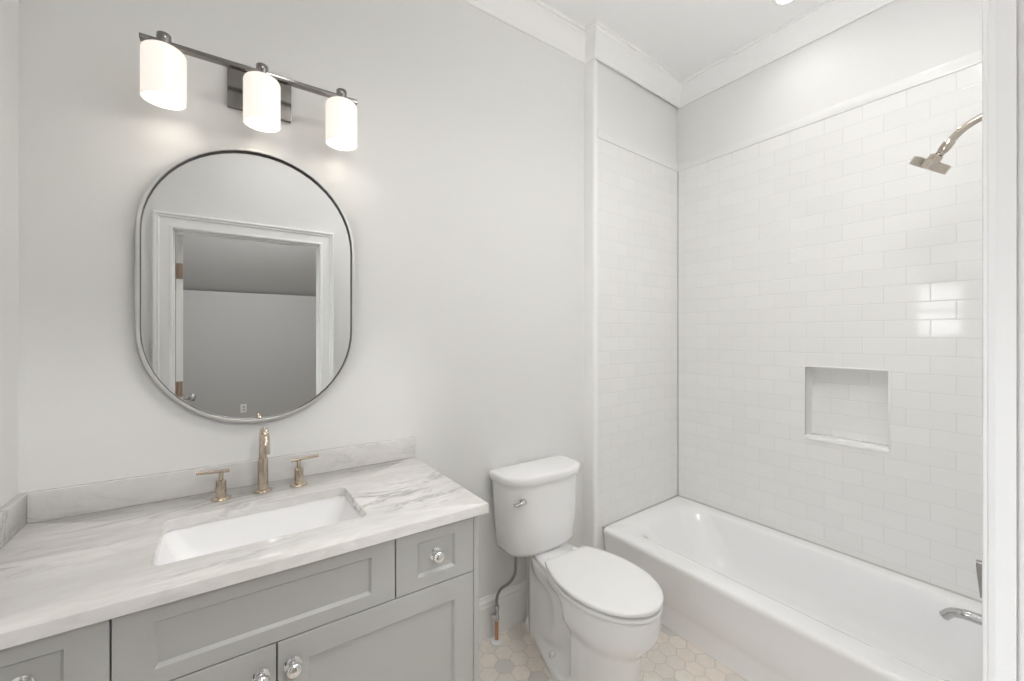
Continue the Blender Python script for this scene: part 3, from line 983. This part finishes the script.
# bowl and pedestal
def seat_half(y):
    """half width of the elongated rim at depth y (front at -0.745)"""
    yf, yb, yw = -0.748, -0.285, -0.50
    if y < yw:
        t = (yw - y) / (yw - yf)
        return 0.178 * math.sqrt(max(0.0, 1 - abs(t) ** 2.15))
    t = (y - yw) / (yb - yw)
    return 0.178 - 0.056 * abs(t) ** 2.0
def outline(fn, yf, yb, z, n=64):
    """closed loop: left side front->back, then right side back->front"""
    L, Rr = [], []
    for k in range(n + 1):
        t = k / n
        y = yf + (yb - yf) * (1 - math.cos(math.pi * t)) / 2
        h = max(fn(y), 0.0008)
        L.append((TX - h, y, z))
        Rr.append((TX + h, y, z))
    return L + Rr[::-1]
def body_half(z):
    """half width of the body at height z as a function of depth y"""
    u = sstep(0.195, 0.325, z) * 0.94 + 0.06 * sstep(0.30, 0.39, z)
    yf = -0.662 - 0.080 * sstep(0.19, 0.315, z) - 0.004 * sstep(0.30, 0.39, z)
    hw = 0.117 + 0.010 * sstep(0.10, 0.0, z) + 0.056 * u
    yw = -0.50
    p = 2.7 - 0.5 * u
    def fn(y):
        if y < yw:
            t = min(1.0, (yw - y) / (yw - yf))
            return hw * math.sqrt(max(0.0, 1 - t ** p))
        rearw = 0.036 + 0.044 * sstep(-0.03, -0.13, y) - 0.016 * sstep(-0.16, -0.26, y)
        cyl = -0.215 - 0.085 * math.sin((z - 0.03) / 0.32 * math.pi)
        rearw += 0.014 * math.exp(-((y - cyl) / 0.040) ** 2) * sstep(0.03, 0.08, z)
        c = sstep(-0.380, -0.455, y)
        ped = rearw * (1 - c) + hw * c
        t = (y - yw) / 0.215
        bowl = hw - 0.052 * min(1.0, t) ** 2 if y < -0.285 else 0.0
        deck = 0.046 + 0.076 * sstep(-0.04, -0.22, y)
        top = max(bowl, deck) if y < -0.285 else deck
        w = sstep(0.255, 0.392, z) if y > -0.40 else max(sstep(0.255, 0.392, z), sstep(-0.40, -0.45, y))
        return ped * (1 - w) + max(top, ped) * w
    return fn, yf
bm = NB()
loops = []
ZR = 0.398
levels = [0.0, 0.012, 0.022, 0.028, 0.034, 0.040, 0.046, 0.052] + [0.06 + 0.0125 * i for i in range(27)]
for z in levels:
    if z > 0.392:
        continue
    base, yf = body_half(z)
    k_ = sstep(0.050, 0.022, z)
    def foot(y, base=base, k_=k_):
        h = base(y)
        f = 0.050 + 0.098 * min(1.0, max(0.0, (-0.04 - y) / 0.32))
        if y < -0.36:
            f = 0.148 - 0.021 * sstep(-0.36, -0.52, y)
            if y < -0.50:
                f = 0.0
        return h + max(0.0, f - h) * k_
    loops.append(outline(foot, yf, -0.04, z))
def top_fn(ins):
    def f(y):
        h = seat_half(y) if y < -0.285 else 0.046 + 0.076 * sstep(-0.04, -0.22, y)
        return max(h - ins, 0.001)
    return f
loops.append(outline(top_fn(0.002), -0.746, -0.04, 0.396))
loops.append(outline(top_fn(0.008), -0.740, -0.045, ZR + 0.002))
loft(bm, loops)
bowl = obj('bowl', bm, M_PORC, to, smooth=60)
# deck that carries the tank
bm = NB()
def dk(hw0, hw1, y0, y1, z):
    pts = []
    for t in range(9):
        pts.append((TX - (hw0 + (hw1 - hw0) * sstep(0, 1, t / 8)), y0 + (y1 - y0) * t / 8, z))
    for t in range(8, -1, -1):
        pts.append((TX + (hw0 + (hw1 - hw0) * sstep(0, 1, t / 8)), y0 + (y1 - y0) * t / 8, z))
    return pts
loft(bm, [dk(0.118, 0.066, -0.30, -0.050, 0.380), dk(0.123, 0.072, -0.302, -0.045, 0.398), dk(0.125, 0.074, -0.303, -0.043, 0.414), dk(0.119, 0.070, -0.298, -0.048, 0.4195)])
obj('tank_deck', bm, M_PORC, to, smooth=50)
# seat and lid
def lid_half(y, grow=0.0):
    yf, yb, yw = -0.752 - grow, -0.275, -0.50
    if y < yw:
        t = (yw - y) / (yw - yf)
        return (0.181 + grow) * math.sqrt(max(0.0, 1 - min(1, abs(t)) ** 2.15))
    t = (y - yw) / (yb - yw)
    return 0.181 + grow - 0.064 * abs(t) ** 2.0
def slab(z0, z1, grow, yb, dome=0.0, e=0.005):
    b = NB()
    lp = []
    for z, ins in ((z0, 0.003), (z0 + 0.0015, 0.0006), (z0 + 0.003, 0.0), (z1 - e, 0.0), (z1 - e * 0.3, 0.002), (z1, 0.006), (z1 + dome, 0.03)):
        lp.append(outline(lambda y: max(lid_half(y, grow) - ins, 0.001), -0.752 - grow + ins, yb - ins, z))
    loft(b, lp)
    return b
obj('seat', slab(0.4055, 0.4185, -0.001, -0.285), M_SEAT, to, smooth=50)
obj('seat_lid', slab(0.4300, 0.4450, 0.001, -0.277, 0.003, 0.006), M_SEAT, to, smooth=50)
for s in (-1, 1):
    bm = NB()
    lathe(bm, [(0.016, 0.0), (0.016, 0.018), (0.012, 0.022)], (TX + s * 0.072, -0.262, 0.412), (0, 0, 1), 18)
    obj('seat_hinge', bm, M_SEAT, to)
for s in (-1, 1):
    bm = NB()
    lathe(bm, [(0.015, 0.0), (0.015, 0.014), (0.012, 0.023), (0.005, 0.028)], (TX + s * 0.096, -0.300, 0.026), (0, 0, 1), 18)
    obj('bolt_cap', bm, M_SEAT, to)

# water supply
ws = thing('water_supply_line', 'grey braided toilet supply hose on a copper floor pipe', 'supply line', (1.50, -0.055, 0.0))
px_, py_ = 1.500, -0.050
bm = NB()
lathe(bm, [(0.031, 0.0), (0.030, 0.004), (0.020, 0.008), (0.010, 0.010)], (px_, py_, 0.0005))
obj('escutcheon', bm, M_PLASTIC, ws)['label'] = 'round white floor plate'
bm = NB()
tube(bm, [(px_, py_, 0.003), (px_, py_, 0.105)], 0.0085, 16)
obj('copper_pipe', bm, M_COPPER, ws)['label'] = 'bare copper stub pipe'
bm = NB()
lathe(bm, [(0.012, 0.100), (0.012, 0.118), (0.010, 0.120), (0.010, 0.150), (0.012, 0.152), (0.012, 0.165), (0.008, 0.168)], (px_, py_, 0.0), seg=8)
lathe(bm, [(0.007, 0.0), (0.007, 0.018), (0.012, 0.019), (0.014, 0.022), (0.014, 0.030), (0.010, 0.033)], (px_, py_, 0.132), (-0.9, -0.45, 0), 12)
obj('shutoff_valve', bm, M_CHROME, ws)['label'] = 'chrome shutoff valve'
bm = NB()
tube(bm, smooth_path([(px_, py_, 0.165), (px_ + 0.001, py_ - 0.002, 0.205), (px_ + 0.012, py_ - 0.015, 0.245), (px_ + 0.038, py_ - 0.05, 0.285), (px_ + 0.055, py_ - 0.068, 0.325), (px_ + 0.058, py_ - 0.072, 0.375), (px_ + 0.056, py_ - 0.072, 0.432)]), 0.0068, 12)
obj('hose', bm, M_HOSE, ws)
bm = NB()
lathe(bm, [(0.010, 0.412), (0.014, 0.418), (0.014, 0.4435), (0.010, 0.4445)], (px_ + 0.056, py_ - 0.072, 0.0), seg=8)
obj('coupling_nut', bm, M_HOSE, ws)

# ================================================================== BATHTUB
bm = NB()
AX = 2.183
ZT_ = 0.3545
yh0, yh1 = YWET + 0.004, -0.068
def tl(x0, x1, y0, y1, r, z, n=16):
    return rrect(x0, x1, y0, y1, r, z, n)
# the head end of the tub follows the slightly skew head wall
def skew(lp, amt=1.0):
    out = []
    for x, y, z in lp:
        w = max(0.0, min(1.0, (y - (-1.0)) / (yh1 + 1.0)))
        out.append((x, y + w * amt * max(0.0, (x - AX)) * (-(JY - HY)) / (HX - JX), z))
    return out
XB = XW - 0.003
loops = [
    tl(AX + 0.050, XB, yh0, yh1, 0.004, 0.0),
    tl(AX + 0.048, XB, yh0, yh1, 0.004, 0.085),
    tl(AX + 0.040, XB, yh0, yh1, 0.004, 0.118),
    tl(AX + 0.034, XB, yh0, yh1, 0.004, 0.130),
    tl(AX + 0.022, XB, yh0, yh1, 0.004, 0.22),
    tl(AX + 0.010, XB, yh0, yh1, 0.004, 0.30),
    tl(AX + 0.002, XB, yh0, yh1, 0.006, 0.325),
    tl(AX + 0.000, XB, yh0, yh1, 0.008, 0.336),
    tl(AX + 0.002, XB, yh0, yh1, 0.010, 0.345),
    tl(AX + 0.008, XB, yh0, yh1, 0.012, 0.3515),
    tl(AX + 0.018, XB, yh0, yh1, 0.014, ZT_),
    tl(AX + 0.098, XB - 0.052, yh0 + 0.07, yh1 - 0.070, 0.115, ZT_ - 0.001),
    tl(AX + 0.112, XB - 0.060, yh0 + 0.078, yh1 - 0.086, 0.125, ZT_ - 0.005),
    tl(AX + 0.124, XB - 0.066, yh0 + 0.084, yh1 - 0.104, 0.135, ZT_ - 0.014),
    tl(AX + 0.133, XB - 0.071, yh0 + 0.089, yh1 - 0.124, 0.143, ZT_ - 0.030),
    tl(AX + 0.148, XB - 0.078, yh0 + 0.094, yh1 - 0.155, 0.150, ZT_ - 0.070),
    tl(AX + 0.168, XB - 0.086, yh0 + 0.100, yh1 - 0.195, 0.155, ZT_ - 0.130),
    tl(AX + 0.190, XB - 0.096, yh0 + 0.108, yh1 - 0.240, 0.155, ZT_ - 0.200),
    tl(AX + 0.212, XB - 0.110, yh0 + 0.120, yh1 - 0.275, 0.150, ZT_ - 0.245),
    tl(AX + 0.235, XB - 0.135, yh0 + 0.145, yh1 - 0.310, 0.135, ZT_ - 0.272),
    tl(AX + 0.275, XB - 0.180, yh0 + 0.190, yh1 - 0.360, 0.110, ZT_ - 0.284),
    tl(AX + 0.340, XB - 0.300, yh0 + 0.45, yh1 - 0.60, 0.035, ZT_ - 0.288),
]
loft(bm, [skew(l) for l in loops])
tubo = obj('bathtub', bm, M_TUB, smooth=50, loc=(2.56, -0.80, 0.0))
tag(tubo, 'white alcove bathtub with a plain apron along the tiled wall', 'bathtub')
bm = NB()
lathe(bm, [(0.030, 0.0), (0.030, 0.002), (0.022, 0.004), (0.016, 0.002)], (2.56, YWET + 0.36, ZT_ - 0.2885))
obj('drain', bm, M_CHROME, tubo)

# tub spout
tsx = 2.565
ts = thing('tub_spout', 'chrome tub spout with a turned-down tip over the bathtub', 'spout', (tsx, YWET, 0.45))
bm = NB()
tube(bm, smooth_path([(tsx, YWET + 0.002, 0.458), (tsx, -1.48, 0.458), (tsx, -1.42, 0.4575), (tsx, -1.385, 0.455), (tsx, -1.355, 0.445), (tsx, -1.336, 0.423)]), [0.017] * 24 + [0.0165, 0.016, 0.016, 0.016, 0.0158, 0.0156, 0.0155, 0.0152, 0.015, 0.015, 0.015, 0.015, 0.015, 0.015, 0.015, 0.015, 0.015][:17], 20)
obj('body', bm, M_CHROME, ts)
bm = NB()
lathe(bm, [(0.033, 0.0), (0.033, 0.005), (0.026, 0.009), (0.018, 0.010)], (tsx, YWET + 0.0005, 0.458), (0, 1, 0))
obj('flange', bm, M_CHROME, ts)

# shower valve
sv = thing('shower_valve', 'chrome shower valve with an upright lever above the tub rim', 'shower valve', (tsx, YWET, 0.61))
bm = NB()
lathe(bm, [(0.080, 0.0), (0.080, 0.004), (0.074, 0.009), (0.030, 0.012), (0.028, 0.055), (0.024, 0.058)], (tsx, YWET + 0.0005, 0.618), (0, 1, 0), 40)
obj('escutcheon', bm, M_CHROME, sv)
bm = NB()
tube(bm, [(tsx, YWET + 0.05, 0.618), (tsx, -1.428, 0.618)], 0.006, 14)
obj('stem', bm, M_CHROME, sv)
bm = NB()
lp = []
for z, y, w in ((0.655, -1.421, 0.010), (0.652, -1.421, 0.012), (0.60, -1.425, 0.012), (0.540, -1.431, 0.011), (0.536, -1.4315, 0.009)):
    lp.append([(tsx - w, y - 0.007, z), (tsx + w, y - 0.007, z), (tsx + w, y + 0.007, z), (tsx - w, y + 0.007, z)])
loft(bm, lp)
obj('lever', bm, M_SATIN, sv, smooth=20)

# shower head
sx0 = 2.565
hd0 = thing('overhead_shower', 'brushed nickel shower head on a bent arm above the bathtub', 'shower head', (sx0, YWET, 2.17))
bm = NB()
arm = smooth_path([(sx0, YWET + 0.003, 2.180), (sx0, -1.49, 2.178), (sx0, -1.43, 2.160), (sx0, -1.385, 2.138), (sx0, -1.352, 2.105), (sx0, -1.325, 2.068)])
tube(bm, arm, 0.0125, 18)
obj('arm', bm, M_NICKEL, hd0)
bm = NB()
lathe(bm, [(0.031, 0.0), (0.031, 0.004), (0.024, 0.009), (0.013, 0.010)], (sx0, YWET + 0.0005, 2.180), (0, 1, 0))
obj('flange', bm, M_NICKEL, hd0)
ax = Vector((0, 0.027, -0.037)).normalized()
p0 = Vector((sx0, -1.356, 2.110))
bm = NB()
lathe(bm, [(0.0125, 0.0), (0.0160, 0.006), (0.0165, 0.022), (0.0150, 0.040), (0.0105, 0.046), (0.0090, 0.054), (0.0095, 0.056)], p0, ax, 20)
obj('ball_joint', bm, M_NICKEL, hd0)
hax = Vector((0.14, 0.74, -1.0)).normalized()
hc = Vector((sx0, -1.301, 2.040))
bm = NB()
lathe(bm, [(0.012, -0.036), (0.019, -0.032), (0.021, -0.012), (0.024, -0.014), (0.055, -0.0135), (0.058, -0.0105), (0.058, 0.015), (0.056, 0.017), (0.045, 0.0175)], hc, hax, 40)
obj('head', bm, M_NICKEL, hd0)
